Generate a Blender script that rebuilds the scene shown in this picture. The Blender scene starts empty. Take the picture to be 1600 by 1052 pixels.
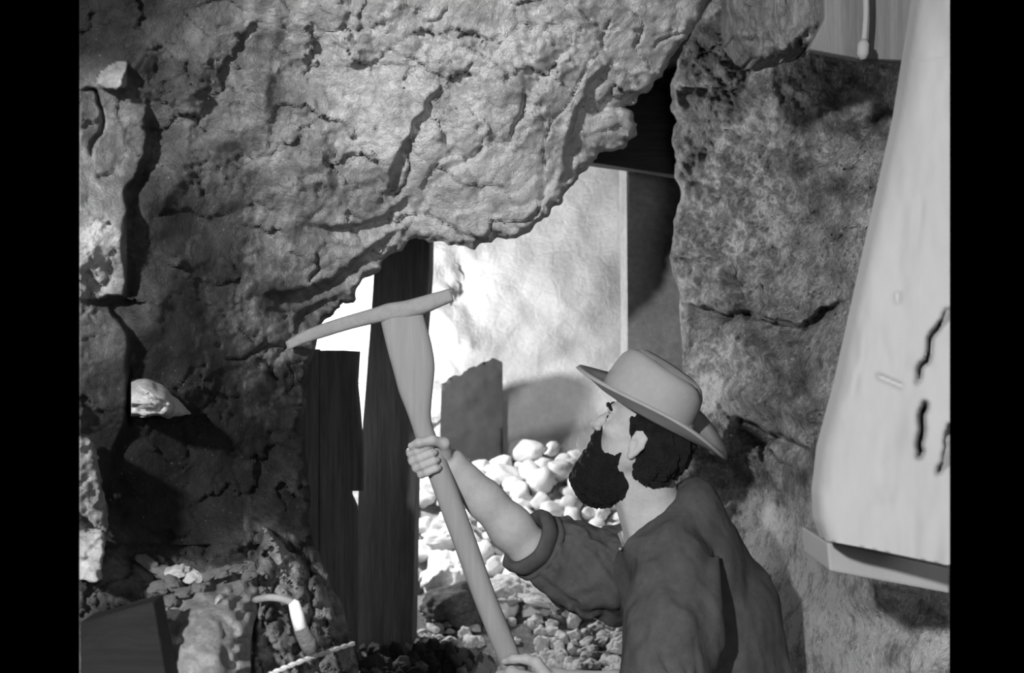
import bpy, bmesh, math, random
import numpy as np
from mathutils import Vector, Matrix, noise as mn

C = bpy.context.scene.collection
scene = bpy.context.scene
R_ = random.Random(7)
EYE = 1.25            # lens height above the drift floor
F = 1600.0

# ------------------------------------------------------------ camera, world, lamps
cam = bpy.data.cameras.new('camera'); camo = bpy.data.objects.new('camera', cam); C.objects.link(camo)
camo.location = (0, 0, EYE); camo.rotation_euler = (math.pi/2, 0, 0)
cam.sensor_width = 36; cam.lens = 36; cam.clip_start = .05
cam.dof.use_dof = True; cam.dof.focus_distance = 2.42; cam.dof.aperture_fstop = 4.5
scene.camera = camo
w = bpy.data.worlds.new('world'); scene.world = w; w.use_nodes = True
w.node_tree.nodes['Background'].inputs[0].default_value = (0, 0, 0, 1)
w.node_tree.nodes['Background'].inputs[1].default_value = 0
vs = scene.view_settings
vs.view_transform = 'Standard'; vs.look = 'None'; vs.gamma = 1; vs.use_curve_mapping = False; vs.exposure = 0.36
scene.display_settings.display_device = 'sRGB'

def lamp(name, loc, power, size, target=None, kind='AREA', sy=None):
    l = bpy.data.lights.new(name, kind); o = bpy.data.objects.new(name, l); C.objects.link(o)
    l.energy = power; o.location = loc
    if kind == 'AREA':
        l.size = size
        if sy: l.shape = 'RECTANGLE'; l.size_y = sy
        o.rotation_euler = (Vector(target)-Vector(loc)).to_track_quat('-Z', 'Y').to_euler()
    else: l.shadow_soft_size = size
    return o
lamp('flash_lamp', (-.78, -.50, 1.85), 350, .045, kind='POINT')            # magnesium flare beside the camera
lamp('fill_lamp', (.55, -.5, 1.5), 14, .9, (0, 2.6, 1.2))           # unseen broad fill added behind the camera to lift the shadows
lamp('chamber_flash', (-1.02, 4.75, 1.35), 118, .08, kind='POINT')        # second flare, round the corner in the far chamber

def at(px, py, Y): return Vector(((px-800)/F*Y, Y, EYE-(py-526)/F*Y))

# ------------------------------------------------------------ helpers
def tag(o, label=None, cat=None, group=None, kind=None):
    if label: o['label'] = label
    if cat: o['category'] = cat
    if group: o['group'] = group
    if kind: o['kind'] = kind
    return o
def empty(name, loc, label, cat, group=None):
    o = bpy.data.objects.new(name, None); C.objects.link(o); o.location = loc; o.empty_display_size = .05
    return tag(o, label, cat, group)
def link(name, me, m=None, parent=None, smooth=True):
    if m: me.materials.append(m)
    if smooth: me.polygons.foreach_set('use_smooth', [True]*len(me.polygons))
    o = bpy.data.objects.new(name, me); C.objects.link(o)
    if parent:
        o.parent = parent; o.matrix_parent_inverse = Matrix.Translation(-parent.location)
    return o
def mesh(V, Fc, name='m'):
    me = bpy.data.meshes.new(name)
    me.from_pydata([tuple(map(float, v)) for v in V], [], [tuple(map(int, f)) for f in Fc]); me.update()
    bm = bmesh.new(); bm.from_mesh(me); bmesh.ops.recalc_face_normals(bm, faces=bm.faces); bm.to_mesh(me); bm.free()
    return me

# vectorised gradient noise
_rs = np.random.RandomState(11); _perm = _rs.permutation(512); _g = _rs.uniform(-1, 1, (512,))
def _h(ix, iy): return _g[_perm[(_perm[(ix & 511)] + iy) & 511]]
def vnoise(x, y):
    ix = np.floor(x).astype(int); iy = np.floor(y).astype(int); fx = x-ix; fy = y-iy
    u = fx*fx*fx*(fx*(fx*6-15)+10); v = fy*fy*fy*(fy*(fy*6-15)+10)
    return ((_h(ix, iy)*(1-u)+_h(ix+1, iy)*u)*(1-v)+(_h(ix, iy+1)*(1-u)+_h(ix+1, iy+1)*u)*v)
def fbm(x, y, o=4, g=.5):
    s = 0; a = 1; t = 0
    for k in range(o):
        s = s+a*vnoise(x*2**k+17*k, y*2**k+31*k); t += a; a *= g
    return s/t
def cells(x, y, seed=0):
    """nearest and second nearest feature distance and a random value per cell (broken, faceted rock)"""
    ix = np.floor(x).astype(int); iy = np.floor(y).astype(int)
    d1 = np.full(x.shape, 9.); d2 = np.full(x.shape, 9.); val = np.zeros(x.shape); gx = np.zeros(x.shape); gy = np.zeros(x.shape)
    for a in (-1, 0, 1):
        for b in (-1, 0, 1):
            cx = ix+a; cy = iy+b
            ox = _h(cx+seed, cy)*.45+.5; oy = _h(cx, cy+seed+77)*.45+.5
            dx = cx+ox-x; dy = cy+oy-y; d = np.sqrt(dx*dx+dy*dy)
            n = d < d1
            d2 = np.where(n, d1, np.minimum(d2, d)); d1 = np.where(n, d, d1)
            val = np.where(n, _h(cx+9, cy+13+seed), val); gx = np.where(n, dx, gx); gy = np.where(n, dy, gy)
    return d1, d2, val, gx, gy
def tps(pts):
    P = np.array(pts, float); n = len(P); X = P[:, :2]/500; z = P[:, 2]
    def U(r): return np.where(r > 1e-9, r*r*np.log(r+1e-12), 0)
    K = U(np.linalg.norm(X[:, None]-X[None], axis=2))+np.eye(n)*1e-3
    A = np.zeros((n+3, n+3)); A[:n, :n] = K; A[:n, n] = 1; A[:n, n+1:] = X; A[n, :n] = 1; A[n+1:, :n] = X.T
    s = np.linalg.solve(A, np.r_[z, 0, 0, 0])
    def f(px, py):
        x = px/500; y = py/500; r = s[n]+s[n+1]*x+s[n+2]*y
        for i in range(n): r = r+s[i]*U(np.hypot(x-X[i, 0], y-X[i, 1]))
        return r
    return f
def segdist(px, py, L, closed=False):
    """distance, signed side (+ = right-hand side of travel with y down), position along"""
    L = np.array(L, float); B = np.roll(L, -1, 0) if closed else L[1:]; A = L if closed else L[:-1]
    best = np.full(px.shape, 1e9); side = np.zeros(px.shape); qx = np.zeros(px.shape); qy = np.zeros(px.shape); pos = np.zeros(px.shape)
    for i, (a, b) in enumerate(zip(A, B)):
        e = b-a; l2 = max(e@e, 1e-9); t = np.clip(((px-a[0])*e[0]+(py-a[1])*e[1])/l2, 0, 1)
        cx = a[0]+t*e[0]; cy = a[1]+t*e[1]; d = np.hypot(px-cx, py-cy); n = d < best
        best = np.where(n, d, best); side = np.where(n, np.sign(e[0]*(py-a[1])-e[1]*(px-a[0])), side)
        qx = np.where(n, cx, qx); qy = np.where(n, cy, qy); pos = np.where(n, (i+t)/len(A), pos)
    return best, side, qx, qy, pos
def inside(px, py, L):
    L = np.array(L, float); r = np.zeros(px.shape, bool); j = len(L)-1
    for i in range(len(L)):
        xi, yi = L[i]; xj, yj = L[j]
        if yi != yj:
            c = ((yi > py) != (yj > py)) & (px < (xj-xi)*(py-yi)/(yj-yi)+xi); r ^= c
        j = i
    return r
def rough(L, amp, keep=lambda p: False, it=2, seed=1):
    """break straight runs of an outline into a ragged stone edge"""
    rr = random.Random(seed); L = [tuple(p) for p in L]
    for k in range(it):
        N = []
        for i, p in enumerate(L):
            q = L[(i+1) % len(L)]; N.append(p); l = math.hypot(q[0]-p[0], q[1]-p[1])
            if l > 7 and not (keep(p) and keep(q)):
                n = (-(q[1]-p[1])/l, (q[0]-p[0])/l); d = rr.uniform(-1, 1)*min(amp, l*.22)
                N.append(((p[0]+q[0])/2+n[0]*d, (p[1]+q[1])/2+n[1]*d))
        L = N; amp *= .6
    return L

def relief(name, poly, depth, res=4, lip=None, lipw=22, lipd=.16, marks=(), grain=None, tone=None, m=None, back=.35, skirt='ray', parent=None, floor_below=None):
    """rock face: depth is measured in metres from the lens height axis; marks = (line, kind, amp, width)"""
    P = np.array(poly); x0, y0 = P.min(0)-res; x1, y1 = P.max(0)+res
    gx = np.arange(x0, x1+res, res); gy = np.arange(y0, y1+res, res); nx, ny = len(gx), len(gy)
    X, Y = np.meshgrid(gx, gy); X = X.ravel(); Y = Y.ravel()
    d, s, qx, qy, _ = segdist(X, Y, poly, True); ins = inside(X, Y, poly)
    ok = ins | (d < res*.55)
    snap = (d < res*.55); X = np.where(snap, qx, X); Y = np.where(snap, qy, Y)
    D = depth(X, Y)
    if lip is not None:
        ld = segdist(X, Y, lip)[0]*(1 if name == 'beam' else np.clip(1+1.3*vnoise(X/13, Y/13), .55, 2.5)); t = np.clip(1-ld/lipw, 0, 1); D = D+lipd*(1-np.sqrt(np.clip(1-t*t, 0, 1)))
    for mi, (L, kind, amp, wd) in enumerate(marks):
        if kind != 'ridge' and len(L) > 2:
            e = (L[0], L[-1]); rl = rough(list(L)+[L[-1]], 5, lambda p: False, 2, 40+mi); cutoff = max(i for i, p in enumerate(rl) if p == L[-1]); rl = rl[:rl.index(L[-1])+1]; L = rl if len(rl) > 2 else L
        md, ms, _, _, pos = segdist(X, Y, L)
        wob = fbm(X/14, Y/14, 3)*wd*.35
        fade = np.clip(np.minimum(pos, 1-pos)*6, 0, 1) if kind != 'ridge' else np.clip(np.minimum(pos, 1-pos)*4+.1, 0, 1)
        if kind == 'crack':
            D = D+amp*1.2*np.exp(-(md/(wd*.32+.3))**2)*fade
        elif kind == 'ridge':
            D = D-amp*np.exp(-(md/wd)**2)*fade
        elif kind == 'step':      # right-hand side falls back behind the left-hand side
            sd = md*ms+wob*.4; st = 1/(1+np.exp(-np.clip(sd/1.4, -30, 30)))
            D = D+amp*.8*(st*np.exp(-np.clip(sd, 0, None)/(wd*1.9))-.3*(1-st)*np.exp(np.clip(sd, None, 0)/(wd*1.5)))*fade
    if grain is not None: D = D+grain(X, Y)
    vs_ = np.stack([(X-800)/F*D, D, EYE-(Y-526)/F*D], 1)
    idx = np.full(nx*ny, -1); sel = np.nonzero(ok)[0]; idx[sel] = np.arange(len(sel))
    V = vs_[sel]; I = idx.reshape(ny, nx)
    a, b, c, e = I[:-1, :-1].ravel(), I[:-1, 1:].ravel(), I[1:, 1:].ravel(), I[1:, :-1].ravel()
    g = (a >= 0) & (b >= 0) & (c >= 0) & (e >= 0); Q = np.stack([a, e, c, b], 1)[g]
    # three-corner cells on the outline
    T = []
    for q in ((a, e, c, b),):
        n = sum((k >= 0).astype(int) for k in q); h3 = n == 3
        A4 = np.stack(q, 1)[h3]; T = [tuple(r[r >= 0]) for r in A4]
    Fc = [tuple(r) for r in Q]+T
    # outline edges get a return that runs back into the rock
    cnt = {}
    for f in Fc:
        for i in range(len(f)):
            u, v = f[i], f[(i+1) % len(f)]
            k = (u, v) if u < v else (v, u); cnt[k] = None if k in cnt else (u, v)
    edges = [e for e in cnt.values() if e]
    bv = sorted({v for e in edges for v in e}); nb = {}
    V = list(map(tuple, V)); py = Y[sel]
    tl = list(tone(X[sel], Y[sel])) if tone is not None else [1.0]*len(V)
    for v in bv:
        x, y, z = V[v]
        if floor_below is not None and py[v] > floor_below: p = (x, y+.02, -.02)
        elif skirt == 'ray': k = (y+back)/y; p = (x*k, y+back, EYE+(z-EYE)*k)
        elif skirt == 'none': continue
        else: p = (x, y+back, z)
        nb[v] = len(V); V.append(p); tl.append(tl[v])
    if nb: Fc += [(e[1], e[0], nb[e[0]], nb[e[1]]) for e in edges]
    me = bpy.data.meshes.new(name); me.from_pydata(V, [], [tuple(int(i) for i in f) for f in Fc]); me.update()
    if skirt == 'y':
        k = set(bv); me.edges.foreach_set('use_edge_sharp', [(e.vertices[0] in k and e.vertices[1] in k) for e in me.edges])
    at_ = me.attributes.new('tone', 'FLOAT', 'POINT'); at_.data.foreach_set('value', np.array(tl, dtype=np.float32))
    bm = bmesh.new(); bm.from_mesh(me); bmesh.ops.remove_doubles(bm, verts=bm.verts, dist=.0005); bmesh.ops.dissolve_degenerate(bm, dist=.0003, edges=bm.edges); bm.to_mesh(me); bm.free()
    return link(name, me, m, parent)

# ------------------------------------------------------------ materials (monochrome: the place as the glass plate shows it)
def newmat(name):
    m = bpy.data.materials.new(name); m.use_nodes = True; nt = m.node_tree; b = nt.nodes['Principled BSDF']
    b.inputs['Specular IOR Level'].default_value = .25
    return m, nt, b
def N(nt, t, **k):
    n = nt.nodes.new(t)
    for a, v in k.items():
        if a in n.inputs: n.inputs[a].default_value = v
        else: setattr(n, a, v)
    return n
def math_(nt, op, a, b=None, c=None):
    n = nt.nodes.new('ShaderNodeMath'); n.operation = op
    for i, v in enumerate((a, b, c)):
        if v is None: continue
        if isinstance(v, (int, float)): n.inputs[i].default_value = v
        else: nt.links.new(v, n.inputs[i])
    return n.outputs[0]
def rng(nt, v, a, b, c, d, clamp=True):
    n = nt.nodes.new('ShaderNodeMapRange'); n.clamp = clamp; nt.links.new(v, n.inputs[0])
    for i, k in enumerate((a, b, c, d)): n.inputs[i+1].default_value = k
    return n.outputs[0]
def stone(name, base, contrast=.5, scale=9, bump=.6, bscale=55, rough_=.85, use_tone=False, specks=0, veins=0.0, stretch=None, spec=.25):
    m, nt, b = newmat(name); tc = nt.nodes.new('ShaderNodeTexCoord'); co = tc.outputs['Object']
    if stretch:
        mp = nt.nodes.new('ShaderNodeMapping'); mp.inputs['Scale'].default_value = stretch[0]; mp.inputs['Rotation'].default_value = stretch[1]
        nt.links.new(co, mp.inputs[0]); co = mp.outputs[0]
    def nz(s, d=6, r=.6, dist=0):
        n = N(nt, 'ShaderNodeTexNoise', Scale=s, Detail=d, Roughness=r, Distortion=dist); nt.links.new(co, n.inputs['Vector']); return n.outputs['Fac']
    a = rng(nt, nz(scale, 10, .68, 0), .3, .7, 1-contrast, 1+contrast)
    c = rng(nt, nz(scale*5, 5, .7), .3, .7, 1-contrast*.75, 1+contrast*.75)
    v = math_(nt, 'MULTIPLY', math_(nt, 'MULTIPLY', a, c), base)
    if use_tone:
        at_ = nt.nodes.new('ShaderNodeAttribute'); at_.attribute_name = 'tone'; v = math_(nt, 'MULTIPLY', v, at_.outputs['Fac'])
    if veins:
        q = rng(nt, math_(nt, 'ABSOLUTE', math_(nt, 'SUBTRACT', nz(scale*.8, 9, .66, 0), .5)), 0, .022, 1, 0)
        v = math_(nt, 'ADD', v, math_(nt, 'MULTIPLY', math_(nt, 'MULTIPLY', q, v), veins))
    if specks:
        vo = N(nt, 'ShaderNodeTexVoronoi', Scale=62); nt.links.new(co, vo.inputs['Vector'])
        sp = rng(nt, vo.outputs['Distance'], .06, .16, specks, 0)
        sp = math_(nt, 'MULTIPLY', sp, rng(nt, nz(11, 3), .46, .56, 0, 1)); v = math_(nt, 'ADD', v, sp)
    v = math_(nt, 'MINIMUM', v, .88)
    cb = nt.nodes.new('ShaderNodeCombineColor')
    for i in range(3): nt.links.new(v, cb.inputs[i])
    nt.links.new(cb.outputs[0], b.inputs['Base Color'])
    b.inputs['Roughness'].default_value = rough_; b.inputs['Specular IOR Level'].default_value = spec
    if bump:
        h = math_(nt, 'ADD', nz(bscale*1.5, 10, .78, 0), math_(nt, 'MULTIPLY', nz(bscale*.4, 8, .62, 0), 1.6))
        vo = N(nt, 'ShaderNodeTexVoronoi', Scale=bscale*.55, feature='DISTANCE_TO_EDGE'); nt.links.new(co, vo.inputs['Vector'])
        h = math_(nt, 'ADD', h, rng(nt, vo.outputs['Distance'], 0, .1, -.12, 0))
        bp = N(nt, 'ShaderNodeBump', Strength=bump, Distance=.02); nt.links.new(h, bp.inputs['Height']); nt.links.new(bp.outputs[0], b.inputs['Normal'])
    return m
def wood(name, base, axis='Z', contrast=.35, bump=.35, scale=6, rough_=.8, long=.06):
    s = {'X': (long, 1, 1), 'Y': (1, long, 1), 'Z': (1, 1, long)}[axis]
    return stone(name, base, contrast, scale*3, bump, 45, rough_, stretch=(s, (0, 0, 0)))
def plain(name, v, rough_=.8, bump=0, bscale=200, spec=.25, var=.12, vscale=14):
    return stone(name, v, var, vscale, bump, bscale, rough_, spec=spec)

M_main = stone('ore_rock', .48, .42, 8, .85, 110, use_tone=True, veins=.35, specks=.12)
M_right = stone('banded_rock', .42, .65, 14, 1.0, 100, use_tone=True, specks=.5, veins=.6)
M_back = stone('chamber_rock', .62, .12, 4, .5, 18, use_tone=True)
M_grey = stone('grey_rock', .3, .25, 7, .35, 40)
M_dark = stone('dark_rock', .045, .4, 8, .6, 45)
M_black = stone('black_rock', .02, .3, 8, .5, 45)  # even near-black tone for the chamber roof
M_floor = stone('drift_floor', .16, .5, 12, .9, 60)
M_cob = stone('pale_cobble', .72, .14, 9, .35, 30)
M_grav = stone('pale_gravel', .5, .3, 14, .5, 60)
M_debris = stone('broken_ore', .3, .5, 15, .8, 70)
M_debp = stone('broken_pale_ore', .55, .3, 15, .6, 70)
M_debd = stone('broken_dark_ore', .09, .5, 15, .8, 70)
M_post = wood('old_dark_timber', .14, 'Z', .4, .35)
M_lint = wood('black_timber', .03, 'X', .3, .3)  # very dark grained tone for the lintel
M_pale = wood('new_pale_timber', .24, 'Z', .06, .06, 1.5, long=.3)
M_board = wood('weathered_board', .2, 'X', .2, .25)
M_cap = wood('rough_bark_timber', .27, 'Z', .5, .9, 5, long=.35)
M_ash = wood('ash_handle', .25, 'Z', .12, .12)
M_steel = plain('forged_steel', .24, .6, .25, 90, .4)
M_skin = plain('skin', .34, .62, .12, 120, .35, .1)
M_shirt = plain('work_shirt', .068, .95, .25, 260, .1, .18, 10)
M_sleeve = M_shirt
M_trous = plain('work_trousers', .05, .95, .25, 260, .1)
M_boot = plain('boot_leather', .03, .6, .2, 120)
M_hat = plain('felt_hat', .28, .95, .12, 300, .1, .06)
M_hair = stone('dark_hair', .02, .5, 40, .9, 200, .7)
M_beard = stone('dark_beard', .014, .5, 40, .9, 200, .8)
M_crack = plain('timber_crack', .015, .95)
M_wax = plain('candle_wax', .8, .5, 0)
M_rope = plain('pale_rope', .55, .9, .3, 200)

# ------------------------------------------------------------ the big rock faces
gauss = lambda X, Y, cx, cy, rx, ry: np.exp(-(((X-cx)/rx)**2+((Y-cy)/ry)**2))
main_poly = [(124,-30),(1128,-30),(1112,2),(1087,38),(1073,62),(1052,86),(1041,106),(1022,127),(1003,146),(996,158),(974,168),(990,178),(996,194),
 (993,214),(974,233),(950,237),(934,241),(927,253),(914,268),(899,284),(884,300),(878,318),(861,327),(845,346),(828,363),(806,373),(776,371),(756,380),
 (742,391),(722,384),(700,384),(670,379),(651,371),(632,386),(606,400),(591,426),(575,433),(561,446),(557,468),(534,472),(523,488),(508,499),(494,541),
 (482,570),(479,620),(468,660),(476,700),(484,760),(482,800),(490,850),(515,900),(535,945),(549,992),(560,1075),(124,1075)]
cut = lambda p: p[0] < 126 or p[1] < -20 or p[1] > 1070
main_poly_r = rough(main_poly, 6, cut, 2, 3)
i0 = main_poly_r.index((1112,2)); i1 = main_poly_r.index((549,992))
main_lip = main_poly_r[i0:i1]
mdepth = tps([(124,-30,1.72),(124,300,1.74),(124,600,1.78),(124,860,1.75),(124,1075,1.62),(300,-30,1.86),(300,300,2.02),(300,600,2.08),(280,790,2.1),
 (300,900,1.98),(300,1075,1.7),(450,-30,1.95),(450,300,2.2),(452,545,2.45),(440,750,2.42),(430,860,2.2),(440,1075,1.9),(650,-30,2.0),(620,250,2.28),
 (640,370,2.5),(800,-30,2.1),(800,200,2.32),(790,350,2.5),(900,270,2.6),(1000,0,2.35),(1000,140,2.6),(1112,0,2.6),(560,440,2.52),(490,540,2.55),(470,700,2.5),(530,1000,2.15)])
main_marks = [
 ([(687,105),(686,140),(666,166),(646,195),(632,226),(621,248),(612,285),(600,302),(588,322)][::-1],'step',.07,10),
 ([(630,230),(640,255),(636,275),(624,300),(614,322)],'crack',.03,5),
 ([(757,190),(753,222),(738,250),(702,270),(686,286),(676,302),(666,322),(655,342),(640,362),(622,392)],'step',.05,8),
 ([(897,62),(872,95),(846,125),(832,150),(826,185),(833,205)],'step',.04,8),
 ([(650,303),(622,322),(603,341),(580,346),(550,351),(520,356),(468,352)][::-1],'step',.07,8),
 ([(400,461),(440,459),(482,452),(500,444),(522,436),(546,421),(568,398),(600,377),(640,354)],'step',.10,9),
 ([(430,560),(452,525),(470,490),(505,470),(560,440)],'step',.06,7),
 ([(821,135),(816,175),(801,200),(796,222)],'crack',.03,6),
 ([(962,88),(936,115),(919,136),(906,165),(896,186),(889,215),(886,262),(864,300)][::-1],'step',.09,9),
 ([(866,262),(862,290),(846,315),(800,330),(764,345)],'step',.05,6),
 ([(858,300),(830,342),(795,348),(770,345),(760,375)],'crack',.035,5),
 ([(531,200),(528,236),(520,260),(534,290),(524,320)],'step',.035,6),
 ([(760,400),(740,370),(700,352),(672,338),(655,330)],'crack',.03,6),
 ([(497,392),(500,420),(482,446)],'crack',.04,5),
 ([(440,460),(456,500),(446,545),(432,572),(440,605),(420,640)],'step',.05,6),
 ([(400,560),(425,575),(440,600)],'crack',.03,5),([(350,560),(390,555),(420,540),(445,545)],'crack',.03,4),
 ([(700,0),(690,28),(660,40)],'crack',.02,6),([(980,5),(1005,40),(990,70)],'crack',.02,5),([(1085,40),(1040,60),(1020,80)],'crack',.03,5),
 ([(1000,150),(970,168),(930,182)],'step',.07,7),([(955,25),(940,60),(945,80)],'crack',.025,4),
 ([(930,95),(900,140),(870,180),(850,240),(845,300)],'crack',.015,4),
 ([(430,-30),(428,60),(415,120),(410,190),(405,230)],'ridge',.022,13),([(335,-30),(310,80),(300,170),(270,260),(215,330)],'ridge',.022,26),
 ([(395,190),(340,220),(290,260),(260,310)],'ridge',.022,20),([(520,-30),(530,60),(560,110)],'ridge',.03,16),
 ([(700,110),(695,150),(688,215)],'ridge',.02,6),([(700,60),(740,50),(790,70)],'crack',.02,5),
 # left side: outcrops that stand proud and shade the rock to their right
 ([(200,92),(198,136),(168,140),(150,128)],'step',-.06,5),
 ([(226,150),(230,200),(228,245),(202,290),(196,300),(197,360),(198,430),(196,466),(160,468),(124,466)][::-1],'step',.12,9),
 ([(124,140),(150,142),(160,180),(150,215),(142,250)],'crack',.04,6),
 ([(200,560),(198,640),(205,665)],'crack',.05,7),
 ([(124,470),(170,480),(200,520),(200,600),(197,660),(180,700),(165,760),(170,845)][::-1],'step',.07,9),
 # shelf of broken ore along the foot of the face
 ([(220,872),(262,884),(300,893),(345,882),(398,876),(425,860)],'step',-.12,10),
 ([(408,818),(402,880),(400,930),(385,990),(380,1060)],'step',.05,8),([(428,940),(455,955),(470,1000)],'crack',.04,6),
 ([(480,860),(486,900),(505,940),(510,1000)],'crack',.05,7),([(450,830),(470,880),(475,920)],'crack',.03,5),
]
def main_grain(X, Y):
    a = fbm(X/120, Y/120, 3)*.05
    wx = X+fbm(X/40, Y/40, 3)*26; wy = Y+fbm(X/40+9, Y/40+5, 3)*26
    d1, d2, val, gx, gy = cells(wx/62, wy/48)
    amp = .3+.15*np.clip((X-330)/250, 0, 1)+.5*np.clip(fbm(X/70+5, Y/70, 3)*2.5, 0, 1)+.2*np.exp(-(segdist(X, Y, main_lip)[0]/34)**2)-.12*np.clip((420-X)/120, 0, 1); amp = np.where(Y > 850, 1.3, amp)
    a = a+amp*(val*.024+(gx*_h(np.floor(val*50).astype(int), np.zeros_like(X, int))+gy*val)*.03+.012*np.exp(-((d2-d1)/.05)**2))
    e1, e2, v2, hx, hy = cells((X+(wx-X)*.25)/17, (Y+(wy-Y)*.25)/13, 40)
    a = a+amp*(v2*.007+(hx*v2)*.012)+.006*amp*fbm(X/7, Y/7, 3)
    return a
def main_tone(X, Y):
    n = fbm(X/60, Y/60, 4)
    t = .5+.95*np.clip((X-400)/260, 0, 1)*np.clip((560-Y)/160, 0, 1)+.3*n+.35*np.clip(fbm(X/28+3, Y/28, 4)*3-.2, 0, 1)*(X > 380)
    t = t-.9*gauss(X, Y, 290, 740, 200, 160)-.48*gauss(X, Y, 300, 460, 130, 180)-.75*gauss(X, Y, 140, 20, 150, 120)-.5*gauss(X, Y, 455, 740, 60, 140)-.2*gauss(X, Y, 240, 250, 60, 140)  # shade on the left wall painted in as darker tone
    t = t+1.1*gauss(X, Y, 160, 400, 45, 75)*(X < 199)*(Y < 467)+.35*gauss(X, Y, 145, 250, 40, 90)*(X < 200)  # lit outcrop painted paler, cut off at its shadow edge
    t = t+.65*(inside(X, Y, [(158,112),(178,98),(198,95),(197,135),(170,140),(150,128)]))+.2*gauss(X, Y, 200, 210, 30, 60)  # lit block higher up painted paler too
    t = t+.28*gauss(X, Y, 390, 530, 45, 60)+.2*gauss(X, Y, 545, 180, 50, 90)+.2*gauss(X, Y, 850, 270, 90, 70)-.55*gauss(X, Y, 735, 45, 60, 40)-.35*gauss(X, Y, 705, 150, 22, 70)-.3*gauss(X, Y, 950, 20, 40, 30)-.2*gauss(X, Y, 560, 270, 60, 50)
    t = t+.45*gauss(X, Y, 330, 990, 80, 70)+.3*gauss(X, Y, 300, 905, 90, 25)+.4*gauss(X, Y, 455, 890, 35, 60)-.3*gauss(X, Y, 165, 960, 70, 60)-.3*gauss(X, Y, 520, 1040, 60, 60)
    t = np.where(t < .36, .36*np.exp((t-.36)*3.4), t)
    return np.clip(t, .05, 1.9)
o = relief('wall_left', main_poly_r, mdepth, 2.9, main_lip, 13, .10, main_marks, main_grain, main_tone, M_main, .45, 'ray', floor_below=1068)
tag(o, kind='structure')

right_poly = [(1130,-30),(1112,0),(1096,24),(1078,58),(1062,88),(1056,112),(1048,140),(1047,168),(1058,190),(1050,214),(1057,250),(1056,282),(1064,305),(1052,345),
 (1046,400),(1062,470),(1066,560),(1062,640),(1060,760),(1050,1075),(1484,1075),(1484,-30)]
right_r = rough(right_poly, 3, lambda p: p[0] > 1480 or p[1] < -20 or p[1] > 1070, 3, 5)
rdepth = tps([(1130,-30,3.3),(1250,-30,3.0),(1484,-30,2.4),(1050,200,3.75),(1200,200,3.35),(1380,200,2.75),(1484,200,2.5),(1050,400,3.7),(1200,400,3.3),(1320,430,2.8),(1484,420,2.4),
 (1066,560,3.65),(1180,600,3.25),(1290,640,2.75),(1484,640,2.2),(1060,760,3.6),(1180,760,3.45),(1270,760,2.85),(1240,900,3.0),(1350,900,2.35),(1484,900,2.1),(1050,1075,3.3),(1220,1075,2.8),(1350,1075,2.3),(1484,1075,1.95)])
right_marks = [
 ([(1064,472),(1100,479),(1150,488),(1200,498),(1240,507),(1262,500),(1285,480),(1330,470)],'step',.30,13),
 ([(1150,650),(1165,657),(1200,676),(1240,690),(1275,702)],'step',.30,13),
 ([(1200,700),(1225,725),(1260,742)],'crack',.05,6),
 ([(1405,165),(1385,178),(1365,202),(1332,235),(1300,252),(1250,272),(1215,290)],'step',.14,9),
 ([(1060,135),(1100,137),(1140,128),(1168,112)],'step',.08,5),([(1105,100),(1140,140),(1160,128),(1175,110)],'step',.06,5),([(1150,395),(1152,440),(1165,470)],'step',.07,5),([(1085,92),(1110,82),(1145,52),(1115,50)],'crack',.03,4),
 ([(1048,403),(1090,404),(1120,408)],'crack',.04,4),([(1060,280),(1120,300),(1180,290),(1230,310)],'crack',.02,5),
 ([(1150,530),(1190,550),(1225,580)],'ridge',.07,9),([(1105,600),(1180,625),(1260,650),(1290,655)],'ridge',.09,16),([(1105,560),(1140,590),(1200,610)],'crack',.02,4),
 ([(1190,440),(1198,480)],'crack',.04,6),([(1150,400),(1210,415),(1260,400),(1300,380)],'step',.04,6),([(1130,200),(1155,215),(1190,210)],'crack',.03,5),
 ([(1215,455),(1240,440),(1290,445),(1310,475)],'step',.04,6)]
def right_grain(X, Y):
    wx = X+fbm(X/30, Y/30, 3)*22; wy = Y+fbm(X/30+4, Y/30+8, 3)*22
    smooth = np.clip((760-Y)/60, .12, 1)*np.where((Y > 500) & (Y < 760), .5, .8)*np.clip((Y-20)/260, .45, 1)*np.clip((X-1050)/130, .25, 1)
    d1, d2, val, gx, gy = cells(wx/44, wy/34, 5)
    a = fbm(X/90, Y/70, 3)*.06+smooth*(val*.025+gx*val*.04+.015*np.exp(-((d2-d1)/.06)**2))
    e1, e2, v2, hx, hy = cells((X+(wx-X)*.2)/11, (Y+(wy-Y)*.2)/10, 40)
    return a+smooth*(v2*.020+hx*v2*.022)+.006*fbm(X/6, Y/6, 2)
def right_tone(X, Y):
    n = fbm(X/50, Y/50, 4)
    t = .82+.75*n+.3*np.clip(fbm(X/22+7, Y/22, 4)*3-.3, 0, 1)+.3*gauss(X, Y, 1205, 160, 30, 40)+.35*gauss(X, Y, 1225, 340, 110, 60)+.25*gauss(X, Y, 1270, 440, 50, 40)-.35*gauss(X, Y, 1340, 160, 50, 50)  # last term paints in the shadow below the cap timber
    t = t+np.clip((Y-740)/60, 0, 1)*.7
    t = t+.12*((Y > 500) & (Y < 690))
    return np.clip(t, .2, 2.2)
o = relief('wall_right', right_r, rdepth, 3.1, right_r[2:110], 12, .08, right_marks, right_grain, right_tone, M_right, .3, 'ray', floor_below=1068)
tag(o, kind='structure')

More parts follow.
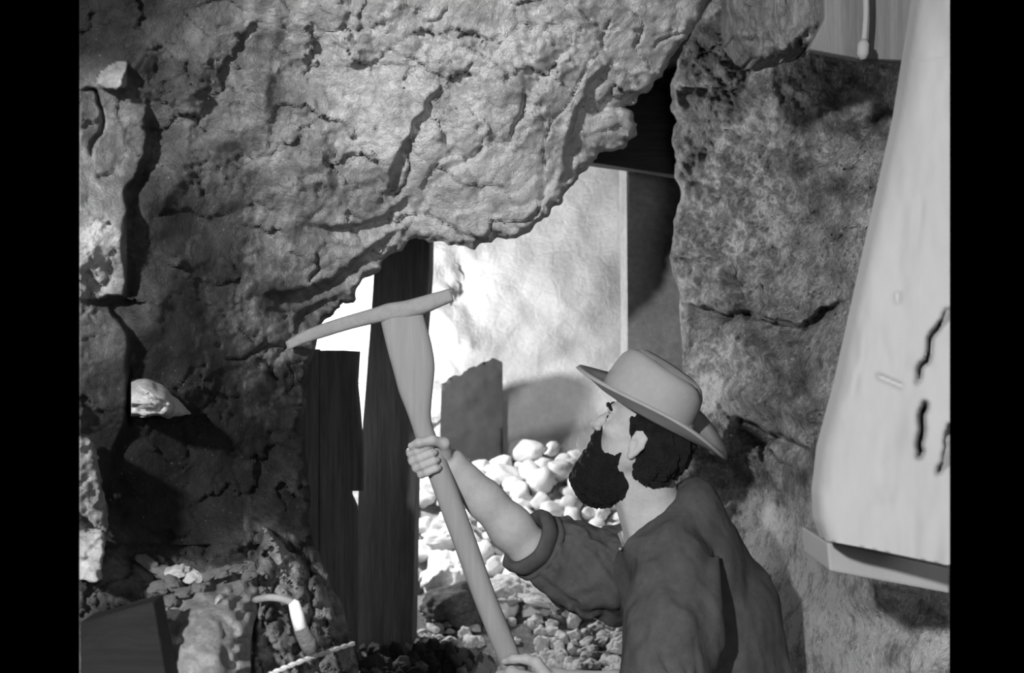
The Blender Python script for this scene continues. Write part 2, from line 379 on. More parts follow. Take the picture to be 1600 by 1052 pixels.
# far chamber
bdepth = tps([(430,200,5.3),(700,200,5.6),(1000,200,5.6),(430,760,5.2),(700,760,5.45),(1000,760,5.6),(800,450,5.7)])
def back_grain(X, Y):
    wx = X+fbm(X/40, Y/40, 3)*30; wy = Y+fbm(X/40+4, Y/40+8, 3)*30
    d1, d2, val, gx, gy = cells(wx/60, wy/50, 9)
    am = np.clip((790-X)/120, .04, 1)
    return fbm(X/90, Y/90, 3)*(.03+.07*am)+am*(val*.05+gx*val*.08)
def back_tone(X, Y):
    return np.clip(1.06+.1*fbm(X/50, Y/60, 4), .3, 1.3)
o = relief('wall_back', [(430,150),(1010,150),(1010,770),(430,770)], bdepth, 7, None, 0, 0, (), back_grain, back_tone, M_back, .1, 'none')
tag(o, kind='structure')

# ------------------------------------------------------------ shapes
def prism(name, pts, depth, m, parent=None, bev=.004, wear=0, cuts=0, seed=0):
    """squared timber: front outline (world points), pushed back along +Y by depth; wear = uneven sawn faces"""
    bm = bmesh.new(); f = [bm.verts.new(p) for p in pts]; face = bm.faces.new(f)
    r = bmesh.ops.extrude_face_region(bm, geom=[face]); vv = [g for g in r['geom'] if isinstance(g, bmesh.types.BMVert)]
    bmesh.ops.translate(bm, verts=vv, vec=(0, depth, 0))
    bmesh.ops.recalc_face_normals(bm, faces=bm.faces)
    if bev: bmesh.ops.bevel(bm, geom=list(bm.edges), offset=bev, segments=2, affect='EDGES', profile=.6)
    if cuts:
        bmesh.ops.triangulate(bm, faces=[f for f in bm.faces if len(f.verts) > 4])
        bmesh.ops.subdivide_edges(bm, edges=[e for e in bm.edges if e.calc_length() > .05], cuts=cuts, use_grid_fill=True)
    if wear:
        for v in bm.verts:
            n = mn.noise_vector(Vector((v.co.x*9+seed, v.co.y*9, v.co.z*2.2)))
            v.co += n*wear
    me = bpy.data.meshes.new(name); bm.to_mesh(me); bm.free()
    return link(name, me, m, parent, smooth=False)
def tube(name, P, rad, m, parent=None, seg=12, caps=True):
    """swept round bar; rad a number or one per point"""
    P = [Vector(p) for p in P]; n = len(P); rad = rad if hasattr(rad, '__len__') else [rad]*n
    V = []; Fc = []; u = None
    for i, p in enumerate(P):
        t = (P[min(i+1, n-1)]-P[max(i-1, 0)]).normalized()
        if u is None: u = t.orthogonal().normalized()
        u = (u-t*u.dot(t)).normalized(); v = t.cross(u)
        r = rad[i] if hasattr(rad[i], '__len__') else (rad[i], rad[i])
        for k in range(seg):
            a = 2*math.pi*k/seg; V.append(p+u*math.cos(a)*r[0]+v*math.sin(a)*r[1])
    for i in range(n-1):
        for k in range(seg): Fc.append((i*seg+k, i*seg+(k+1) % seg, (i+1)*seg+(k+1) % seg, (i+1)*seg+k))
    if caps: Fc += [tuple(range(seg))[::-1], tuple(range((n-1)*seg, n*seg))]
    return link(name, mesh(V, Fc, name), m, parent)
def spline(P, n=10):
    P = [Vector(p) for p in P]; P = [P[0]*2-P[1]]+P+[P[-1]*2-P[-2]]; out = []
    for i in range(1, len(P)-2):
        for k in range(n):
            t = k/n; a, b, c, d = P[i-1:i+3]
            out.append(.5*((2*b)+(c-a)*t+(2*a-5*b+4*c-d)*t*t+(3*b-a-3*c+d)*t**3))
    return out+[P[-2]]
def rock_mesh(name, seed, sub=4, flat=(1, 1, 1), rough_=.22, facets=9, round_=.0):
    """a broken stone of about unit radius: sphere cut by random planes, then roughened"""
    rr = random.Random(seed); bm = bmesh.new(); bmesh.ops.create_icosphere(bm, subdivisions=sub, radius=1)
    pl = []
    for k in range(facets):
        n = Vector([rr.gauss(0, 1) for _ in range(3)]).normalized(); pl.append((n, rr.uniform(.62, .88)+round_))
    off = Vector((seed*3.1, seed*1.7, 0))
    for v in bm.verts:
        p = v.co.copy()
        for n, d in pl:
            e = p.dot(n)-d
            if e > 0: p -= n*e*.97
        s = mn.fractal(p*1.6+off, .9, 2, 4)*rough_*.6+mn.noise(p*6+off)*rough_*.12
        p += v.co.normalized()*s
        v.co = Vector((p.x*flat[0], p.y*flat[1], p.z*flat[2]))
    for e in bm.edges:
        if len(e.link_faces) == 2 and e.calc_face_angle(0) > .42: e.smooth = False
    me = bpy.data.meshes.new(name); bm.to_mesh(me); bm.free(); return me
def stone_thing(name, me, m, loc, size, rot, label, cat, group=None, cache={}):
    key = (me.name, m.name)
    if key not in cache:
        k = me.copy(); k.materials.clear(); k.materials.append(m)
        k.polygons.foreach_set('use_smooth', [True]*len(k.polygons)); cache[key] = k
    o = bpy.data.objects.new(name, cache[key]); C.objects.link(o)
    o.location = loc; o.scale = size if hasattr(size, '__len__') else (size,)*3; o.rotation_euler = rot
    return tag(o, label, cat, group)

# ------------------------------------------------------------ chamber: floor, ceiling, corner, timbers
def floor_mesh():
    V = []; Fc = []; ys = np.concatenate([np.arange(1.45, 3, .05), np.arange(3, 5.75, .03)]); nx = 70
    for y in ys:
        for i in range(nx+1):
            x = (-.4225+.85*i/nx)*y
            h = .03*mn.noise(Vector((x*2.5, y*2.5, 0)))+.02*mn.fractal(Vector((x*9, y*9, 3)), .8, 2, 5)+.01
            V.append((x, y, h-.02))
    for j in range(len(ys)-1):
        for i in range(nx): a = j*(nx+1)+i; Fc.append((a, a+1, a+nx+2, a+nx+1))
    return mesh(V, Fc)
tag(link('floor', floor_mesh(), M_floor), kind='structure')
# the roof of the chamber behind the lintel
cd = tps([(860,-40,3.9),(1000,-40,3.8),(1150,-40,3.8),(860,180,4.3),(1000,180,4.2),(1150,180,4.1)])
tag(relief('ceiling', [(860,-40),(1190,-40),(1170,175),(860,175)], cd, 9, None, 0, 0, (), lambda X, Y: fbm(X/40, Y/40, 4)*.12, None, M_black, .3, 'none'), kind='structure')
# square corner where the chamber meets the way in, on the right
pl = prism('wall_corner', [at(979, 988, 4.35), at(1110, 988, 4.35), at(1110, 225, 4.35), at(980, 225, 4.35)], .3, M_grey, None, .012, .014, 2, 3)
tag(pl, kind='structure')

o = prism('lintel_beam', [at(868, 247, 4.1), at(1078, 277, 4.1), at(1086, 150, 4.1), at(872, 120, 4.1)], .08, M_lint, None, .008, .006, 2, 4)
tag(o, 'black lintel timber spanning the top of the far opening', 'beam')

o = prism('mine_prop', [at(547, 1016, 4.0), at(643, 1020, 4.0), at(651, 700, 4.0), at(661, 560, 4.0), at(671, 420, 4.0), at(673, 250, 4.0), at(590, 250, 4.0), at(583, 430, 4.0), at(574, 560, 4.0), at(563, 720, 4.0)], .2, M_post, None, .008, .005, 3, 5)
tag(o, 'dark upright mine prop standing behind the raised pick', 'prop')

o = empty('plank_partition', at(510, 1000, 3.75), 'dark plank partition in the gap left of the dark prop', 'partition')
prism('plank', [at(430, 1030, 3.75), at(497, 1030, 3.75), at(497, 546, 3.75), at(430, 544, 3.75)], .05, M_post, o, .004, .004, 2, 6)
prism('plank', [at(498, 1030, 3.76), at(556, 1030, 3.76), at(556, 792, 3.76), at(548, 774, 3.76), at(548, 768, 3.76), at(566, 768, 3.76), at(566, 700, 3.76), at(562, 640, 3.76), at(558, 600, 3.76), at(561, 549, 3.76), at(499, 547, 3.76)], .05, M_post, o, .004, .004, 2, 7)

# far wall shadow made as a dark slab (ragged top, squared right side)
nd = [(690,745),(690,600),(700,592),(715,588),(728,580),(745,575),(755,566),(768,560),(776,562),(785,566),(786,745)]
o = relief('shadow_slab', rough(nd, 4, lambda p: p[0] > 784 or p[1] > 740, 2, 8), lambda X, Y: 5.36+0*X, 4, None, 0, 0, (), lambda X, Y: fbm(X/25, Y/25, 4)*.008, None, stone('slab_shade', .045, .1, 7, .15, 40), .06, 'y')
tag(o, 'ragged-topped shadow on the bright far wall, made as a dark slab', 'rock')

# ------------------------------------------------------------ timbers in the right foreground
o = empty('squared_timber', at(1400, 800, 1.5), 'large pale squared timber leaning at the right edge', 'timber')
TY = 1.5
tp = relief('beam', [(1438,-30),(1405,180),(1356,400),(1312,600),(1285,700),(1277,770),(1279,815),(1290,845),(1360,858),(1484,884),(1484,-30)],
    tps([(1450,0,1.62),(1484,0,1.58),(1370,400,1.55),(1484,400,1.5),(1300,800,1.48),(1484,870,1.42)]), 4, [(1438,-30),(1405,180),(1356,400),(1312,600),(1285,700),(1277,770),(1279,815),(1290,845)], 34, .022,
    [([(1484,480),(1470,505),(1452,540),(1440,570),(1430,602)],'crack',.05,9),([(1448,625),(1440,650),(1437,690),(1434,720)],'crack',.06,12),([(1484,660),(1480,700),(1464,745)],'crack',.05,9),
     ([(1366,585),(1415,606)],'crack',.008,11),([(1403,455),(1402,475)],'crack',.008,10),([(1440,300),(1430,400)],'crack',.003,20),([(1410,92),(1484,86)],'crack',.003,6),
     ([(1320,640),(1345,560),(1350,500)],'ridge',.004,9),([(1395,640),(1370,720),(1380,790)],'ridge',.006,20)],
    lambda X, Y: fbm(X/50, Y/150, 3)*.008, None, M_pale, .03, 'y', o)
o = prism('packing_board', [at(1292, 848, 1.6), at(1296, 893, 1.6), at(1390, 910, 1.6), at(1484, 928, 1.6), at(1484, 888, 1.6), at(1400, 870, 1.6)], .14, M_pale, None, .004, .001, 1, 9)
tag(o, 'pale board wedged under the leaning squared timber', 'board')
# rough cap over the right wall
o = empty('cap_timber', at(1300, 60, 2.0), 'rough cap timber with ragged bark across the upper right', 'timber')
relief('log', rough([(1140,-40),(1140,20),(1146,60),(1160,80),(1172,93),(1195,95),(1225,88),(1262,76),(1292,60),(1300,-40)], 5, cut, 2, 12), lambda X, Y: 2.35-(X-1140)/160*.12, 3.5,
    [(1140,-40),(1140,20),(1146,60),(1160,80),(1172,93),(1195,95),(1225,88),(1262,76)], 40, .12, [([(1262,30),(1240,60),(1190,78)],'ridge',.03,9),([(1220,-40),(1215,10),(1205,60)],'ridge',.03,8),([(1290,20),(1264,74)],'crack',.03,6),([(1180,0),(1170,50)],'ridge',.02,6)],
    lambda X, Y: fbm(X/9, Y/34, 4)*.035, None, M_cap, .1, 'y', o)
prism('plank', [at(1262, 78, 2.14), at(1300, 86, 2.14), at(1345, 94, 2.14), at(1420, 96, 2.14), at(1430, -40, 2.14), at(1285, -40, 2.14), at(1288, 30, 2.14)], .03, wood('cap_board', .13, 'Z', .25, .3), o, .006, .004, 2, 10)
pg = tube('peg', spline([at(1352, -40, 2.08), at(1353, 20, 2.08), at(1350, 66, 2.08)], 4), .006, M_ash, o, 8)
pk = tube('peg_head', [at(1350, 62, 2.07), at(1349, 70, 2.07), at(1348, 85, 2.07), at(1349, 93, 2.07)], [.007, .0125, .0125, .006], M_pale, o, 10)

# ------------------------------------------------------------ left foreground
protos = [rock_mesh('stone_a%d' % i, 20+i, 4, (1, .8+.1*(i % 3), .62+.08*(i % 4)), .42, 16) for i in range(8)]
rounds = [rock_mesh('cob_%d' % i, 60+i, 3, (1, .8, .6+.09*(i % 4)), .3, 9, .06) for i in range(8)]
bigs = [rock_mesh('big_%d' % i, 90+i, 5, (1, .8, .8), .3, 12) for i in range(4)]

# leaning fin of rock at the foot of the face
fin = rough([(409,822),(420,828),(440,845),(452,862),(468,868),(478,905),(492,896),(505,918),(520,950),(535,985),(550,1004),(560,1075),(395,1075),(398,1000),(402,930),(404,870)], 5, lambda p: p[1] > 1070, 2, 21)
def fin_grain(X, Y):
    wx = X+fbm(X/20, Y/20, 3)*14; wy = Y+fbm(X/20+4, Y/20+8, 3)*14
    d1, d2, val, gx, gy = cells(wx/28, wy/36, 15); e1, e2, v2, hx, hy = cells(wx/10, wy/12, 40)
    return val*.05+gx*val*.06+.02*np.exp(-((d2-d1)/.07)**2)+v2*.012
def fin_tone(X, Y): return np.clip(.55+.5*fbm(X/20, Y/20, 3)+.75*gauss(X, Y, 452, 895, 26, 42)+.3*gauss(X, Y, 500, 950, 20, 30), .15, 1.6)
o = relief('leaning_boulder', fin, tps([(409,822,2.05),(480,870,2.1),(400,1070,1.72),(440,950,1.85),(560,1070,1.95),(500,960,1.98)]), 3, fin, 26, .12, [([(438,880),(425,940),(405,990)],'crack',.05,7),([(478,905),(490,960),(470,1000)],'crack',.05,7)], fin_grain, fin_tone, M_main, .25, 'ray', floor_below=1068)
tag(o, 'jagged pointed boulder rising beside the foot of the left rock face', 'boulder')
# smooth pale mound
md = [(232,1075),(240,990),(246,940),(262,905),(300,892),(345,884),(398,878),(410,900),(404,960),(392,1010),(388,1075)]
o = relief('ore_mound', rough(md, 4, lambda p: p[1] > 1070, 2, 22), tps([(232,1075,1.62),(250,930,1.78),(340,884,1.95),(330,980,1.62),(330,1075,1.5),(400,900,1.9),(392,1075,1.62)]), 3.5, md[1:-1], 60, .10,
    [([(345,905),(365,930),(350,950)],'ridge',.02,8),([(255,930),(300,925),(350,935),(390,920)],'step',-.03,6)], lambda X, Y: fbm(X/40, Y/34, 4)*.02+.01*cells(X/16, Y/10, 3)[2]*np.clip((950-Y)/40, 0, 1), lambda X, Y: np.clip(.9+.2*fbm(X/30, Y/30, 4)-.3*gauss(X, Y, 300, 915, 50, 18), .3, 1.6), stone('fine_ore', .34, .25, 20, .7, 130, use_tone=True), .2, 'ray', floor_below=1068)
tag(o, 'smooth pale mound of fine ore at the bottom left', 'mound')
bits = [(232,880,24,13,.5,0),(252,893,20,12,.5,0),(278,893,20,14,-.1,1),(303,903,15,11,-.5,1),(248,918,18,12,.2,0),(272,912,16,10,.8,0),(325,900,16,9,-.4,0),(350,893,17,9,-.3,0),(372,889,14,8,-.2,0),
        (262,938,16,11,.3,0),(290,925,14,9,.1,0),(312,920,13,8,.5,0),(268,960,12,9,.4,1),(344,938,7,14,.3,1),(386,900,13,9,.2,0),(255,965,10,8,.1,0)]
names_b = ['long grey broken slab at the left end of the rubble shelf','grey chunk just right of the long slab on the rubble shelf','largest white chip on top of the rubble shelf','pointed white chip right of the largest white chip',
 'dark grey chunk under the long slab at the bottom left','small grey chunk below the largest white chip','grey shard right of the pointed white chip','flat shard on the middle of the shelf crest','flat shard near the right end of the shelf crest',
 'dark chunk at the left side of the pale mound','flat grey chip on the upper slope of the pale mound','small chip right of the flat grey chip on the mound','glittering small chip low on the left of the pale mound','upright white splinter stuck in the pale mound','rounded chunk between the mound and the pointed boulder','small dark chip beside the glittering chip']
md_depth = tps([(232,1075,1.62),(250,930,1.78),(340,884,1.95),(330,980,1.62),(330,1075,1.5),(400,900,1.9),(392,1075,1.62)])
for i, ((px, py, a, b, r, t), lb) in enumerate(zip(bits, names_b)):
    Yd = float(md_depth(np.array([px*1.]), np.array([py*1.]))[0])-.015 if py > 900 else 1.86
    stone_thing('ore_chunk', protos[i % 8], [M_debris, M_debp][t], at(px, py, Yd), (a/F*Yd, .03, b/F*Yd*1.3), (0, r, 0), lb, 'stone', 'broken pieces on the rubble shelf')
# fluted stump and blocks at the left edge
o = relief('fluted_rock', rough([(124,682),(146,692),(152,720),(158,750),(164,780),(170,822),(160,836),(148,828),(136,808),(124,800)], 3, cut, 2, 31), lambda X, Y: 1.66+.06*(X-124)/46, 3, [(146,692),(152,720),(158,750),(164,780),(170,822)], 16, .05, (),
    lambda X, Y: .004*np.sin((Y+.45*(X-124)+16*fbm(X/20, Y/20, 3))/2.4)+fbm(X/9, Y/9, 3)*.01, lambda X, Y: .8+0*X, M_main, .12, 'ray')
tag(o, 'grey fluted shard with slanting grooves at the left edge', 'rock')
o = relief('pale_block', rough([(124,830),(162,828),(165,850),(160,880),(160,906),(146,910),(124,906)], 3, cut, 2, 32), lambda X, Y: 1.64+0*X, 3, [(124,830),(162,828),(165,850),(160,880),(160,906)], 14, .04, (),
    lambda X, Y: fbm(X/16, Y/16, 4)*.02, lambda X, Y: 1.25+0*X, M_main, .12, 'ray')
tag(o, 'pale block under the fluted shard at the left edge', 'rock')
o = relief('lit_patch', rough([(205,592),(232,590),(256,600),(276,618),(300,647),(280,651),(262,655),(238,650),(205,651)], 3, lambda p: p[0] < 207, 2, 33), tps([(205,590,1.86),(205,650,1.84),(300,648,2.02),(256,600,1.95),(240,630,1.82)]), 2.6, [(205,592),(232,590),(256,600),(276,618),(300,647),(280,651),(262,655),(238,650),(205,651)], 22, .12,
    [([(215,610),(250,625),(290,645)],'crack',.012,4)], lambda X, Y: .006*np.sin((Y-.25*X)/3.2)+fbm(X/14, Y/8, 4)*.015, lambda X, Y: 1.7+.3*fbm(X/12, Y/8, 3), M_main, .2, 'ray')
tag(o, 'patch of light on the dark left wall, made as a pale wedge', 'rock')  # wedge added for a patch of light, brightness put into its tone
# dark box-like board in the corner
o = prism('dark_board', [at(124, 1075, 1.5), at(262, 1075, 1.5), at(250, 1010, 1.52), at(238, 940, 1.55), at(200, 952, 1.56), at(124, 972, 1.56)], .05, wood('dark_plank', .010, 'X', .4, .4), None, .004, .002, 2, 11)
tag(o, 'dark board standing in the bottom left corner', 'board')
# candle on its iron holder
o = empty('candle_holder', at(455, 1010, 1.78), 'white candle stub on a bent holder beside the pointed boulder', 'candle')
tube('candle', [at(457, 938, 1.76), at(459, 942, 1.76), at(464, 960, 1.76), at(471, 986, 1.76)], [.004, .0095, .0115, .012], M_wax, o, 14)
tube('socket', [at(470, 982, 1.76), at(473, 990, 1.76), at(480, 1002, 1.765), at(487, 1018, 1.77)], [.0125, .0128, .0145, .014], plain('clay_socket', .26, .95, .8, 120), o, 14)
tube('spike', spline([at(398, 938, 1.8), at(420, 934, 1.77), at(440, 936, 1.76), at(458, 942, 1.76)], 4), .0065, plain('dusty_iron', .26, .7, .3), o, 8)
# rope along the bottom
rp = spline([at(405, 1062, 1.7), at(440, 1046, 1.72), at(480, 1030, 1.76), at(515, 1018, 1.83), at(553, 1006, 1.93)], 50)
rope = empty('twisted_rope', rp[len(rp)//2], 'pale twisted rope end lying across the rubble at the bottom', 'rope')
for ph in (0, math.pi):
    Q = []
    for i, p in enumerate(rp):
        a = i*.2+ph; Q.append(p+Vector((0, math.cos(a), math.sin(a)))*.0022)
    tube('strand', Q, .0030, M_rope, rope, 8)

# dark rubble along the bottom edge in front of the prop
for i in range(90):
    px = R_.uniform(505, 770); Yd = R_.uniform(3.3, 3.9) if px > 560 else R_.uniform(2.6, 3.4)
    zt = .03+.02*R_.random()+(.05 if px < 660 else .03)*max(0, 1-abs(Yd-3.5)/.8)
    x = (px-800)/F*Yd
    stone_thing('dark_ore_lump', protos[i % 8], M_debd if R_.random() < .7 else M_debris, (x, Yd, zt), R_.uniform(.018, .055), (R_.uniform(0, 3), R_.uniform(0, 3), R_.uniform(0, 3)), 'dark lump of broken ore scattered in front of the prop foot', 'stone', 'dark lumps before the prop')

# ------------------------------------------------------------ heap of pale cobbles
def heap_z(x, y):
    t = (y-4.62)/.82; return max(0, min(1, t))*.62+.06*mn.noise(Vector((x*3, y*3, 5)))+.03*max(0, x)
def heap():
    V = []; Fc = []; nx = 60; ys = np.arange(4.5, 5.4, .04)
    for y in ys:
        for i in range(nx+1):
            x = -.95+((.46 if y < 4.72 else .66)+.95)*i/nx; V.append((x, y, heap_z(x, y)-.035+.03*mn.noise(Vector((x*12, y*12, 1)))))
    for j in range(len(ys)-1):
        for i in range(nx): a = j*(nx+1)+i; Fc.append((a, a+1, a+nx+2, a+nx+1))
    return mesh(V, Fc)
o = link('rubble_slope', heap(), stone('rubble_fines', .4, .3, 12, .8, 50)); tag(o, 'slope of pale fine rubble under the cobbles', 'rubble', None, 'stuff')
row = 0; cnt = 0
yy = 4.62
while yy < 5.42:
    xx = (600-800)/F*yy+R_.uniform(0, .05)
    while xx < (1000-800)/F*yy:
        s = math.exp(R_.gauss(math.log(.050), .27))
        y2 = yy+R_.uniform(-.035, .035)
        if not (-.62 < xx < -.1 and yy < 4.8) and not (xx > .42 and yy < 4.75) and (xx > -.45 or yy > 4.75):
            stone_thing('cobble', rounds[R_.randrange(8)], M_cob, (xx, y2, heap_z(xx, y2)+s*.3), (s*R_.uniform(1, 1.3), s, s), (R_.uniform(-.5, .5), R_.uniform(-.5, .5), R_.uniform(0, 6.3)), 'rounded white cobble in the heap behind the raised arm', 'stone', 'white cobbles of the heap'); cnt += 1
        xx += s*1.55
    yy += .064
print('cobbles', cnt)
# larger named boulders before the heap
def boulder(i, px, py, Y, sx, sy, sz, rot, m, lb, name='boulder'):
    return stone_thing(name, bigs[i], m, at(px, py, Y), (sx, sy, sz), rot, lb, 'boulder')
M_bdark = stone('shaded_boulder', .1, .5, 7, .6, 40)  # the boulder's shade is put into this darker colour
boulder(0, 712, 942, 4.45, .17, .16, .13, (0, .1, .4), M_bdark, 'shaded rounded boulder lying right of the prop foot')
boulder(1, 690, 900, 4.72, .21, .14, .11, (0, -.1, 1.4), M_cob, 'large smooth white boulder above the shaded boulder')
boulder(2, 790, 925, 4.6, .17, .12, .10, (0, .25, 2), M_grav, 'grey slab-like boulder behind the pick handle')
boulder(3, 700, 838, 5.0, .16, .1, .11, (.2, 0, .5), M_cob, 'big white boulder between the prop and pick handle')
boulder(1, 850, 935, 4.5, .13, .1, .05, (.2, .3, .2), M_grav, 'flat grey boulder below the rolled cuff')
# gravel on the floor
for i in range(230):
    Yd = 3.75+1.0*R_.random()**1.1; px = R_.uniform(655, 985)
    if px < 840 and R_.random() < .6: continue
    x = (px-800)/F*Yd; s = R_.uniform(.016, .045)
    stone_thing('gravel_stone', protos[R_.randrange(8)], M_grav, (x, Yd, s*.35+max(0, (Yd-4.3))*.09), s, (R_.uniform(-.4, .4), R_.uniform(-.4, .4), R_.uniform(0, 6.3)), 'pale flat stone scattered on the floor before the cobble heap', 'stone', 'pale stones on the floor')

# ------------------------------------------------------------ smooth solids (one continuous skin from tapered limbs)
class Solid:
    def __init__(s, lo, hi, h):
        s.h = h; s.lo = np.array(lo, float); n = np.ceil((np.array(hi)-s.lo)/h).astype(int)+1; s.n = n
        s.f = np.full(tuple(n), .5, np.float32)
    def win(s, lo, hi, pad):
        a = np.maximum(np.floor((np.array(lo)-pad-s.lo)/s.h).astype(int), 0); b = np.minimum(np.ceil((np.array(hi)+pad-s.lo)/s.h).astype(int)+1, s.n)
        if (b <= a).any(): return None
        g = [np.float32(s.lo[i])+np.arange(a[i], b[i], dtype=np.float32)*np.float32(s.h) for i in range(3)]
        return tuple(slice(a[i], b[i]) for i in range(3)), g[0][:, None, None], g[1][None, :, None], g[2][None, None, :]
    def add(s, w, d, k, op):
        f = s.f[w]
        if op == 'u': h = np.maximum(k-np.abs(f-d), 0)/k; s.f[w] = np.minimum(f, d)-h*h*k/4
        else: h = np.maximum(k-np.abs(f+d), 0)/k; s.f[w] = np.maximum(f, -d)+h*h*k/4
    def cone(s, a, b, ra, rb, k=.01, op='u', flat=None):
        a = np.array(a, float); b = np.array(b, float); pad = max(ra, rb)+k+3*s.h
        W = s.win(np.minimum(a, b), np.maximum(a, b), pad)
        if not W: return
        w, X, Y, Z = W; e = b-a; l2 = max(e@e, 1e-9)
        t = np.clip(((X-a[0])*e[0]+(Y-a[1])*e[1]+(Z-a[2])*e[2])/l2, 0, 1)
        dx = X-a[0]-t*e[0]; dy = Y-a[1]-t*e[1]; dz = Z-a[2]-t*e[2]
        if flat is not None:       # squash across a direction
            n, q = np.array(flat[0], float), flat[1]; n /= np.linalg.norm(n); dn = dx*n[0]+dy*n[1]+dz*n[2]; c = dn*(1/q-1)
            dx = dx+n[0]*c; dy = dy+n[1]*c; dz = dz+n[2]*c
        s.add(w, np.sqrt(dx*dx+dy*dy+dz*dz)-(ra+(rb-ra)*t), k, op)
    def ell(s, c, R, M=None, k=.01, op='u'):
        c = np.array(c, float); R = np.array(R, float); M = np.eye(3) if M is None else np.array(M, float)   # rows = axes
        W = s.win(c, c, R.max()+k+3*s.h)
        if not W: return
        w, X, Y, Z = W; X = X-c[0]; Y = Y-c[1]; Z = Z-c[2]
        q = [(M[i][0]*X+M[i][1]*Y+M[i][2]*Z)/R[i] for i in range(3)]
        k0 = np.sqrt(q[0]**2+q[1]**2+q[2]**2)+1e-6; k1 = np.sqrt((q[0]/R[0])**2+(q[1]/R[1])**2+(q[2]/R[2])**2)+1e-6
        s.add(w, k0*(k0-1)/k1, k, op)
    def chain(s, P, R, k=.01, op='u', flat=None):
        for i in range(len(P)-1): s.cone(P[i], P[i+1], R[i], R[i+1], k, op, flat)
    def ripple(s, amp, sc, stretch=(1, 1, 1), off=0):
        idx = np.nonzero(np.abs(s.f) < 4*s.h+amp); P = [s.lo[i]+idx[i]*s.h for i in range(3)]
        x = P[0]*sc*stretch[0]; y = P[1]*sc*stretch[1]; z = P[2]*sc*stretch[2]
        s.f[idx] += (amp*(vnoise(x+z*.7+off, y-z*.6)+.5*vnoise(2*x+off, 2*z+y*2))).astype(np.float32)
    def cutplane(s, p, n, keep_neg=True):
        n = np.array(n, float); n /= np.linalg.norm(n); g = [s.lo[i]+np.arange(s.n[i])*s.h for i in range(3)]
        d = (g[0][:, None, None]-p[0])*n[0]+(g[1][None, :, None]-p[1])*n[1]+(g[2][None, None, :]-p[2])*n[2]
        s.f = np.maximum(s.f, d.astype(np.float32))
    def mesh(s, name):
        f = s.f; f[0] = f[-1] = 1; f[:, 0] = f[:, -1] = 1; f[:, :, 0] = f[:, :, -1] = 1
        g = f < 0; nx, ny, nz = f.shape
        cnt = np.zeros((nx-1, ny-1, nz-1), np.int8)
        for a in (0, 1):
            for b in (0, 1):
                for c in (0, 1): cnt += g[a:nx-1+a, b:ny-1+b, c:nz-1+c]
        act = (cnt > 0) & (cnt < 8); I = np.argwhere(act); idx = np.full(cnt.shape, -1, np.int64); idx[act] = np.arange(len(I))
        acc = np.zeros((len(I), 3)); num = np.zeros(len(I))
        co = [(a, b, c) for a in (0, 1) for b in (0, 1) for c in (0, 1)]
        for p in co:
            for ax in range(3):
                if p[ax]: continue
                q = list(p); q[ax] = 1
                fa = f[I[:, 0]+p[0], I[:, 1]+p[1], I[:, 2]+p[2]]; fb = f[I[:, 0]+q[0], I[:, 1]+q[1], I[:, 2]+q[2]]
                c = (fa < 0) != (fb < 0); t = np.where(c, fa/np.where(c, fa-fb, 1), 0)
                pt = np.tile(np.array(p, float), (len(I), 1)); pt[:, ax] += t
                acc[c] += pt[c]; num[c] += 1
        V = s.lo+(I+acc/num[:, None])*s.h; Fc = []
        for ax in range(3):
            o1, o2 = [(1, 2), (2, 0), (0, 1)][ax]
            sl = [slice(1, -1)]*3; sl[ax] = slice(0, -1); sh = list(sl); sh[ax] = slice(1, None)
            A = g[tuple(sl)]; B = g[tuple(sh)]; E = np.argwhere(A != B); off = np.ones(3, int); off[ax] = 0; E2 = E+off
            inside_a = A[E[:, 0], E[:, 1], E[:, 2]]
            def cell(d1, d2):
                c = E2.copy(); c[:, o1] -= d1; c[:, o2] -= d2; return idx[c[:, 0], c[:, 1], c[:, 2]]
            Q = np.stack([cell(1, 1), cell(0, 1), cell(0, 0), cell(1, 0)], 1)
            Q[~inside_a] = Q[~inside_a][:, ::-1]; Fc.append(Q[(Q >= 0).all(1)])
        Fc = np.concatenate(Fc); me = bpy.data.meshes.new(name)
        me.vertices.add(len(V)); me.vertices.foreach_set('co', V.astype(np.float32).ravel())
        me.loops.add(Fc.size); me.loops.foreach_set('vertex_index', Fc.astype(np.int32).ravel())
        me.polygons.add(len(Fc)); me.polygons.foreach_set('loop_start', np.arange(0, Fc.size, 4, dtype=np.int32)); me.update(); me.validate()
        return me

nrm = lambda v: Vector(v).normalized()
def A_(px, py, Y): return np.array(at(px, py, Y))
